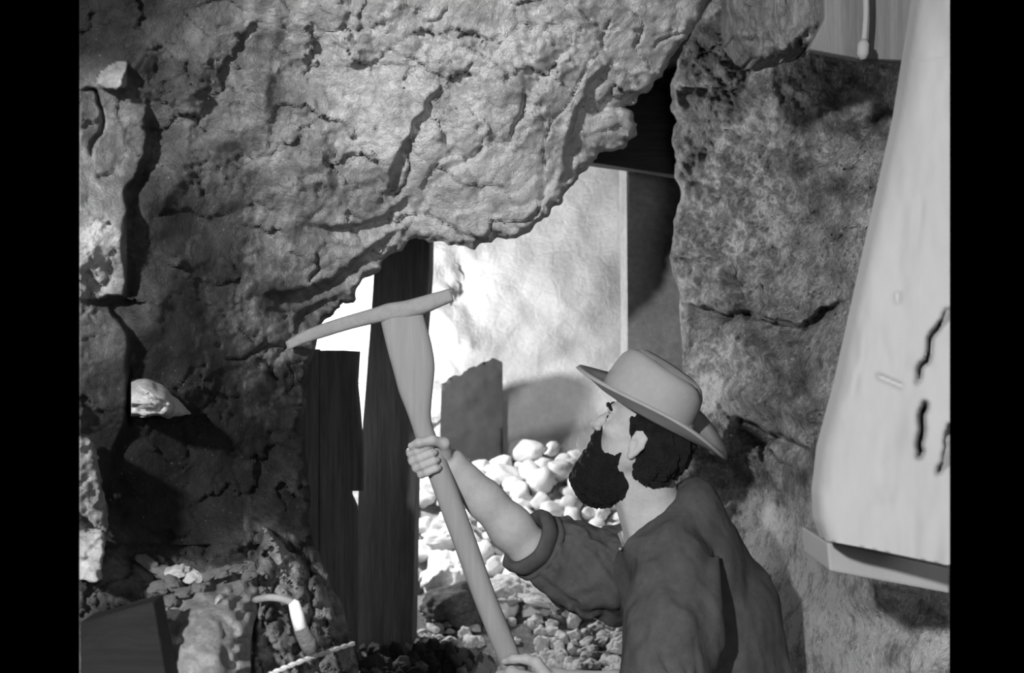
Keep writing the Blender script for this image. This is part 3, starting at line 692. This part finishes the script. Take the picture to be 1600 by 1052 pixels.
# ------------------------------------------------------------ the pick
G = 2.40
pick = empty('pickaxe', at(668, 712, G), 'miner\'s pick held up with its point against the rock, flared pale handle', 'pickaxe')
def lofted(name, rings, m, parent, n=20, power=2.6, caps=True):
    """rings: (centre, half width vector, half depth vector) - superellipse sections"""
    V = []; Fc = []
    for c, u, v in rings:
        for k in range(n):
            a = 2*math.pi*k/n; ca, sa = math.cos(a), math.sin(a)
            V.append(Vector(c)+Vector(u)*math.copysign(abs(ca)**(2/power), ca)+Vector(v)*math.copysign(abs(sa)**(2/power), sa))
    for i in range(len(rings)-1):
        for k in range(n): Fc.append((i*n+k, i*n+(k+1) % n, (i+1)*n+(k+1) % n, (i+1)*n+k))
    if caps: Fc += [tuple(range(n))[::-1], tuple(range((len(rings)-1)*n, len(rings)*n))]
    return link(name, mesh(V, Fc, name), m, parent)
def interp_rows(rows, k):
    out = []
    for i in range(len(rows)-1):
        for j in range(k):
            t = j/k; p = [rows[max(i-1, 0)], rows[i], rows[i+1], rows[min(i+2, len(rows)-1)]]
            out.append(tuple(.5*((2*b)+(c-a)*t+(2*a-5*b+4*c-d)*t*t+(3*b-a-3*c+d)*t**3) for a, b, c, d in zip(*p)))
    return out+[rows[-1]]
# left x, left y, right x, right y, half depth (m)
hrows = [(594,497,658,478,.020),(599,520,665,503,.020),(607,553,674,537,.021),(616,585,679,570,.021),(623,612,677,600,.021),(634,640,674,632,.022),(643,665,674,657,.022),(651,690,682,682,.023),
 (663,727,697,717,.023),(684,785,719,774,.023),(711,858,745,846,.023),(738,932,771,920,.023),(765,1000,799,989,.023),(786,1052,820,1041,.024),(812,1118,848,1106,.025)]
rings = []
for (ax, ay, bx, by, dp) in interp_rows(hrows, 4):
    a, b = at(ax, ay, G), at(bx, by, G); rings.append(((a+b)/2, (b-a)/2, (0, -dp, 0)))
lofted('handle', rings, M_ash, pick, 22, 2.3)
# upper x,y, lower x,y, half depth, distance
prow = [(446,534,451,547,.006,2.43),(470,520,476,537,.010,2.425),(500,507,508,527,.013,2.42),(540,494,547,515,.015,2.41),(585,481,590,505,.017,2.40),(606,474,612,502,.021,2.40),(632,470,640,498,.024,2.40),(655,464,665,490,.022,2.40),(680,457,690,479,.016,2.40),(703,451,709,471,.0145,2.40)]
rings = []
for (ax, ay, bx, by, dp, Yd) in interp_rows(prow, 4):
    a, b = at(ax, ay, Yd), at(bx, by, Yd); rings.append(((a+b)/2, (b-a)/2, (0, -dp, 0)))
hd = lofted('head', rings, M_steel, pick, 24, 3.2)

# ------------------------------------------------------------ the miner, kneeling
man = empty('person', at(1060, 1360, 2.45), 'bearded miner in wide felt hat and rolled-sleeve shirt kneeling with raised arm on a pick', 'person')
HC = A_(1006, 672, 2.42)
Fw = nrm((-.88, .30, .34)); Uw = nrm((.42, -.10, .90)); Uw = (Uw-Fw*Uw.dot(Fw)).normalized(); Lw = Uw.cross(Fw).normalized()   # Lw points to his left = towards the lens
if Lw.y > 0: Lw = -Lw
Fn, Un, Ln = np.array(Fw), np.array(Uw), np.array(Lw)
def hp(f, l, u): return HC+Fn*f+Ln*l+Un*u
Hax = [Fn, Ln, Un]
ELB_R = A_(833, 862, 2.50); WR_R = A_(706, 726, 2.435); SH_R = A_(985, 872, 2.55)
SH_L = A_(1062, 880, 2.33); ELB_L = A_(1010, 1092, 2.20); WR_L = A_(868, 1068, 2.32)
def hand(s, H, ax_, e1, e2, wr, order, spread=.0178, r0=.0098, tip_len=1.0, thumb=None, lift=0):
    """fist round a bar at H; ax_ runs along the bar from index to little finger, fingers start at -e2 side, pass e1, close on +e2"""
    H, ax_, e1, e2 = (np.array(q, float) for q in (H, ax_, e1, e2))
    roots = []
    for i in range(4):
        L = (.96, 1.04, 1.0, .86)[i]; r = r0*(1, 1.03, .98, .86)[i]; c = H+ax_*(i-1.5)*spread
        a = c+e1*.004-e2*.036; b = c+e1*.037*L-e2*.014+ax_*.002; d = c+e1*.033*L+e2*.024+ax_*.003; t = c-e1*(.012*L*tip_len)+e2*.0345+ax_*.003
        m_ = c+e1*.014*L+e2*.0355+ax_*.003
        t2 = c-e1*(.020*L*tip_len)+e2*.030+ax_*.003
        s.chain([a, b, d, m_, t, t2], [r*1.15, r*1.12, r*1.02, r, r*.92, r*.8], .0035)
        roots.append(a)
    # palm, heel, back of the hand
    for i, a in enumerate(roots): s.cone(wr+(a-wr)*.12, a, .020, .0128, .012)
    s.cone(roots[0], roots[3], .0115, .011, .012)
    if thumb: s.chain(thumb, [.0155, .0128, .0108, .0098, .0078], .008)
hax = nrm(at(800, 1020, G)-at(664, 690, G)); hax_n = np.array(hax)
e2 = np.array([0., -1, 0]); e1 = np.cross(hax_n, e2); e1 = e1 if e1[0] < 0 else -e1
skin = Solid((-.32, 2.10, .34), (.62, 2.78, 1.24), .0034)
# torso and neck
skin.chain([A_(1050, 900, 2.46), A_(1090, 1040, 2.48), A_(1105, 1180, 2.5)], [.12, .115, .13], .05)
skin.cone(A_(1010, 880, 2.52), A_(1075, 880, 2.38), .07, .07, .05)
NB = A_(1033, 812, 2.45)
skin.cone(hp(-.02, 0, -.06), NB, .052, .060, .03); skin.cone(hp(.03, .0, -.085), A_(1006, 838, 2.44), .042, .045, .03)
skin.cone(NB, SH_L, .05, .05, .04); skin.cone(NB, SH_R, .05, .05, .04)
skin.chain([hp(-.012, .036, -.05), hp(.02, .030, -.10), A_(992, 842, 2.41)], [.016, .014, .012], .012)      # sterno muscle
# head
skin.ell(hp(-.012, 0, .025), (.097, .074, .095), Hax, .02)
skin.ell(hp(.035, 0, -.035), (.055, .058, .075), Hax, .03)
skin.cone(hp(.055, 0, -.098), hp(.0, .045, -.065), .022, .02, .03); skin.cone(hp(.055, 0, -.098), hp(.0, -.045, -.065), .022, .02, .03)
skin.cone(hp(.082, -.028, .020), hp(.082, .028, .020), .0125, .0125, .012)         # brow
skin.chain([hp(.087, 0, .012), hp(.104, 0, -.018), hp(.112, 0, -.032)], [.009, .010, .012], .01)   # nose
for sd in (-1, 1):
    skin.ell(hp(.103, sd*.012, -.036), (.009, .008, .007), Hax, .006)
    skin.ell(hp(.086, sd*.031, .002), (.012, .014, .009), Hax, .008, 's')          # eye socket
    skin.ell(hp(.074, sd*.031, .001), (.0115, .0115, .0115), Hax, .002)            # eyeball
    skin.ell(hp(.062, sd*.044, -.024), (.022, .016, .014), Hax, .02)               # cheekbone
skin.cone(hp(.093, -.016, -.060), hp(.093, .016, -.060), .007, .007, .006); skin.cone(hp(.090, -.014, -.072), hp(.090, .014, -.072), .007, .007, .006)   # lips
for sd in (-1, 1):   # ears
    E = lambda f, u: hp(-.008+f, sd*.079, -.030+u)
    skin.ell(E(0, 0), (.016, .006, .030), Hax, .005)
    skin.chain([E(.012, .012), E(.008, .028), E(-.006, .033), E(-.017, .022), E(-.016, .0), E(-.006, -.018), E(.004, -.030)], [.004]*7, .003)
    skin.ell(hp(-.003, sd*.089, -.030), (.010, .010, .017), Hax, .003, 's'); skin.ell(E(.004, -.028), (.008, .005, .009), Hax, .004)
# right arm up to the pick
UA = nrm(Vector(WR_R)-Vector(ELB_R)); fdir = np.array(UA)
skin.chain([SH_R, ELB_R], [.058, .047], .03)
skin.chain([ELB_R, ELB_R+(WR_R-ELB_R)*.28, ELB_R+(WR_R-ELB_R)*.6, WR_R], [.050, .052, .044, .035], .02, flat=((0, 1, 0), .85))
H = A_(669, 714, G)
skin.cone(WR_R, H+np.array([.02, .035, .0]), .028, .024, .02)
hand(skin, H, hax_n, e1, e2, WR_R+np.array([-.01, .02, .0]), 0, spread=.0182, thumb=[WR_R+np.array([-.01, -.015, .012]), A_(694, 693, 2.375), A_(675, 688, 2.355), A_(655, 692, 2.352), A_(642, 697, 2.362)])
# left arm down to the lower grip
skin.chain([SH_L, ELB_L], [.058, .046], .03)
skin.chain([ELB_L, ELB_L+(WR_L-ELB_L)*.3, WR_L], [.046, .047, .03], .02)
H2 = A_(806, 1052, G)
skin.cone(WR_L, H2+np.array([.035, -.03, -.01]), .028, .022, .02)
hand(skin, H2+hax_n*.012, hax_n, e1, -e2, WR_L+np.array([-.02, -.02, .0]), 0, spread=.0185, thumb=[WR_L+np.array([-.02, -.02, .02]), A_(838, 1036, 2.33), A_(822, 1030, 2.345), A_(802, 1030, 2.35), A_(788, 1034, 2.36)])
body = link('body', skin.mesh('body'), M_skin, man); body['label'] = 'bare forearms, hands, neck and face'
bc0 = Vector(hp(.0, 0, .046)); hn0 = nrm((.46, -.16, .87))
# beard
bd = Solid(HC-.26, HC+.2, .0036)
bd.ell(hp(.052, 0, -.112), (.056, .056, .046), Hax, .03); bd.chain([hp(.055, 0, -.12), hp(.072, 0, -.160), hp(.066, 0, -.185)], [.052, .046, .026], .03)
for sd in (-1, 1): bd.chain([hp(.018, sd*.060, -.062), hp(.032, sd*.058, -.09), hp(.045, sd*.045, -.12)], [.005, .012, .03], .012)
bd.cone(hp(.096, -.022, -.054), hp(.096, .022, -.054), .009, .009, .012); bd.cone(hp(.092, 0, -.062), hp(.07, 0, -.11), .02, .04, .02)
bd.chain([hp(.045, .012, -.125), hp(.028, .012, -.150), hp(.040, .005, -.178)], [.046, .042, .028], .03)
bd.ripple(.004, 40, (1, 1, .5)); bd.ripple(.004, 150, (1, 1, .3), 5)
bo = link('beard', bd.mesh('beard'), M_beard, man); bo['label'] = 'full dark beard'
# hair
hr = Solid(HC-.22, HC+.22, .0036)
hr.ell(hp(-.030, 0, .016), (.092, .083, .098), Hax, .02); hr.ell(hp(-.062, 0, -.045), (.056, .074, .06), Hax, .03)
hr.cone(hp(-.055, -.045, -.08), hp(-.055, .045, -.08), .032, .032, .03)
for sd in (-1, 1): hr.cone(hp(.020, sd*.072, .02), hp(.016, sd*.070, -.022), .013, .006, .01)
hr.ell(hp(.095, 0, -.02), (.068, .1, .085), Hax, .01, 's')
for sd in (-1, 1): hr.ell(hp(-.006, sd*.088, -.032), (.019, .018, .032), Hax, .004, 's')
hr.cutplane(bc0, hn0)
hr.ripple(.006, 45, (1, 1, .4)); hr.ripple(.004, 130, (1, 1, .3), 5)
link('hair', hr.mesh('hair'), M_hair, man)['label'] = 'dark hair below the hat brim'
# shirt
sh = Solid((-.02, 2.02, .30), (.72, 2.80, 1.16), .0055)
sh.chain([A_(1050, 905, 2.46), A_(1085, 1020, 2.48), A_(1110, 1180, 2.5)], [.138, .150, .168], .06)
sh.cone(A_(1008, 880, 2.52), A_(1085, 872, 2.40), .080, .080, .06)
sh.chain([A_(1100, 850, 2.46), A_(1145, 950, 2.5), A_(1175, 1060, 2.5)], [.085, .10, .10], .06)        # rounded back
sh.cone(A_(1062, 794, 2.47), A_(1070, 850, 2.46), .058, .09, .05)
sh.chain([A_(1050, 880, 2.34), A_(1045, 980, 2.26), A_(1035, 1060, 2.22), A_(1005, 1110, 2.2)], [.082, .088, .088, .07], .045)   # left sleeve
sh.chain([A_(1120, 860, 2.33), A_(1134, 940, 2.3), A_(1140, 1060, 2.28)], [.004, .006, .007], .012, 's')       # fold between arm and back
sh.chain([A_(1085, 1000, 2.16), A_(1094, 1060, 2.14)], [.006, .012], .012, 's'); sh.chain([A_(1066, 1018, 2.14), A_(1078, 1070, 2.13)], [.004, .01], .012, 's')
sh.chain([A_(1000, 990, 2.20), A_(1035, 1030, 2.14), A_(1052, 1064, 2.13)], [.003, .006, .006], .012, 's'); sh.chain([A_(1122, 870, 2.3), A_(1110, 940, 2.25), A_(1118, 1000, 2.24)], [.012, .016, .01], .03)
sh.chain([A_(1082, 802, 2.43), A_(1056, 834, 2.41), A_(1018, 866, 2.41)], [.074, .072, .062], .03)
sh.cone(A_(1029, 716, 2.42), A_(945, 806, 2.42), .078, .078, .006, 's')
sh.ripple(.010, 11, (1, 1, .45)); sh.ripple(.003, 30, (1, 1, .5), 8)
so = link('shirt', sh.mesh('shirt'), M_shirt, man); so['label'] = 'plain collarless work shirt'
# right sleeve with rolled cuff
sl = Solid((-.02, 2.3, .52), (.42, 2.75, .98), .005)
cu = A_(842, 858, 2.50)
sl.chain([A_(990, 880, 2.55), A_(930, 890, 2.54), A_(880, 876, 2.52), cu], [.108, .092, .078, .070], .04)
sl.cone(A_(960, 935, 2.54), A_(900, 915, 2.52), .05, .05, .05)
for q, r in (((870, 822, 862, 880), .004), ((884, 830, 880, 900), .005), ((905, 850, 880, 905), .005)): sl.cone(A_(q[0], q[1], 2.44), A_(q[2], q[3], 2.43), r, r*2, .012, 's')
sl.ripple(.014, 14, (1, 1, 1), 3); sl.ripple(.006, 36, (1, 1, 1), 8)
ax3 = (WR_R-ELB_R); ax3 = ax3/np.linalg.norm(ax3); sl.cone(cu+ax3*.018, cu+ax3*.2, .066, .06, .004, 's')
sv = link('sleeve', sl.mesh('sleeve'), M_sleeve, man); sv['label'] = 'rolled-up shirt sleeve of the raised arm'
ca = nrm((A_(815, 853, 2.48)-A_(862, 862, 2.52))); cu_c = Vector(A_(834, 853, 2.485)); t1 = nrm(at(862, 806, 2.46)-at(800, 892, 2.46)); ca = nrm(ca-t1*ca.dot(t1)); t2 = ca.cross(t1)
prof = [(.028, .060), (.034, .074), (.028, .084), (.010, .087), (-.006, .084), (-.010, .078), (-.013, .086), (-.022, .089), (-.030, .084), (-.030, .070), (-.005, .058)]
V = []; Fc = []; n = 48
for i, (a_, r_) in enumerate(prof):
    for k in range(n):
        t = 2*math.pi*k/n; rr = r_*(1+.03*math.sin(3*t+i*.2)+.02*math.sin(7*t)); V.append(cu_c+ca*(a_+.004*math.sin(2*t+1))+t1*math.cos(t)*rr*.98+t2*math.sin(t)*rr*.74)
for i in range(len(prof)):
    j = (i+1) % len(prof)
    for k in range(n): Fc.append((i*n+k, i*n+(k+1) % n, j*n+(k+1) % n, j*n+k))
link('rolled_cuff', mesh(V, Fc, 'cuff'), M_sleeve, man)
# collar band and button front
tube('button', [A_(969, 858, 2.42), A_(969, 858, 2.405)], .0035, M_hat, man, 10)
# hat
bc = Vector(hp(.0, 0, .046)); hn = nrm((.46, -.16, .87)); hf = nrm(Fw-hn*Fw.dot(hn)); hl = hn.cross(hf)
V = []; Fc = []; n = 72
prof = [(.214,.150,.012),(.209,.147,.020),(.180,.124,.012),(.150,.106,.004),(.125,.092,.002),(.122,.088,.010),(.121,.087,.03),(.118,.085,.06),(.113,.081,.088),(.104,.073,.106),(.088,.060,.115),(.060,.040,.113),(.028,.018,.106),(.001,.001,.104)]
inner = [(.001,.001,.094),(.055,.036,.103),(.092,.065,.099),(.104,.077,.08),(.110,.082,.04),(.113,.085,.0),(.125,.092,-.004),(.150,.106,-.002),(.180,.124,.006),(.212,.148,.011)]
allp = prof+inner
for i, (a_, b_, z_) in enumerate(allp):
    for k in range(n):
        t = 2*math.pi*k/n; c_, s_ = math.cos(t), math.sin(t); z2 = z_
        rim = max(0, (a_-.12)/.085); 
        z2 += rim*(.020*s_*s_*(1)-.012*c_*c_+.006*math.sin(3*t+1))
        if z_ > .05 and a_ < .115: z2 -= .014*math.exp(-(s_*b_/.02)**2)*(1 if z_ > .09 else .3); z2 += .004*c_*(z_-.05)/.05
        V.append(bc+hf*(a_*.965*c_+(.016 if .005 < z_ and a_ < .124 else 0))+hl*(b_*1.12*s_)+hn*z2)
for i in range(len(allp)):
    j = (i+1) % len(allp)
    if i in (len(prof)-1,): 
        pass
    for k in range(n): Fc.append((i*n+k, i*n+(k+1) % n, j*n+(k+1) % n, j*n+k))
ht = link('hat', mesh(V, Fc, 'hat'), M_hat, man); ht['label'] = 'wide-brimmed pale felt hat'
for sd in (-1, 1):
    tube('eyebrow', spline([hp(.098, sd*.014, .022), hp(.095, sd*.030, .029), hp(.080, sd*.046, .020)], 4), [.003, .004, .0045, .005, .005, .005, .0045, .004, .003], M_hair, man, 8)
    ec = hp(.0845, sd*.031, .0005); tube('eye', [ec, ec+Fn*.003], [.005, .0035], M_beard, man, 10)
# trousers and boots below the edge of the picture
tr = Solid((.15, 2.1, -.02), (.95, 3.0, .75), .009)
hip = A_(1110, 1190, 2.5); kz = .085
tr.ell((hip[0], hip[1], hip[2]-.03), (.165, .13, .15), None, .05)
for sd, kx in ((-.10, .40), (.09, .44)):
    k_ = (kx-.06, hip[1]+sd-.05, kz); tr.cone((hip[0], hip[1]+sd, hip[2]-.1), k_, .105, .075, .04); tr.cone(k_, (kx+.32, hip[1]+sd+.03, .075), .072, .055, .03)
tr.ripple(.01, 16)
link('trousers', tr.mesh('trousers'), M_trous, man)
for sd, kx in ((-.10, .40), (.09, .44)):
    b_ = Solid((kx+.25, hip[1]+sd-.1, -.02), (kx+.55, hip[1]+sd+.16, .2), .007); y_ = hip[1]+sd+.03
    b_.cone((kx+.30, y_, .075), (kx+.40, y_, .08), .055, .05, .02); b_.cone((kx+.40, y_, .1), (kx+.42, y_, .035), .045, .035, .03)
    link('boot', b_.mesh('boot'), M_boot, man)
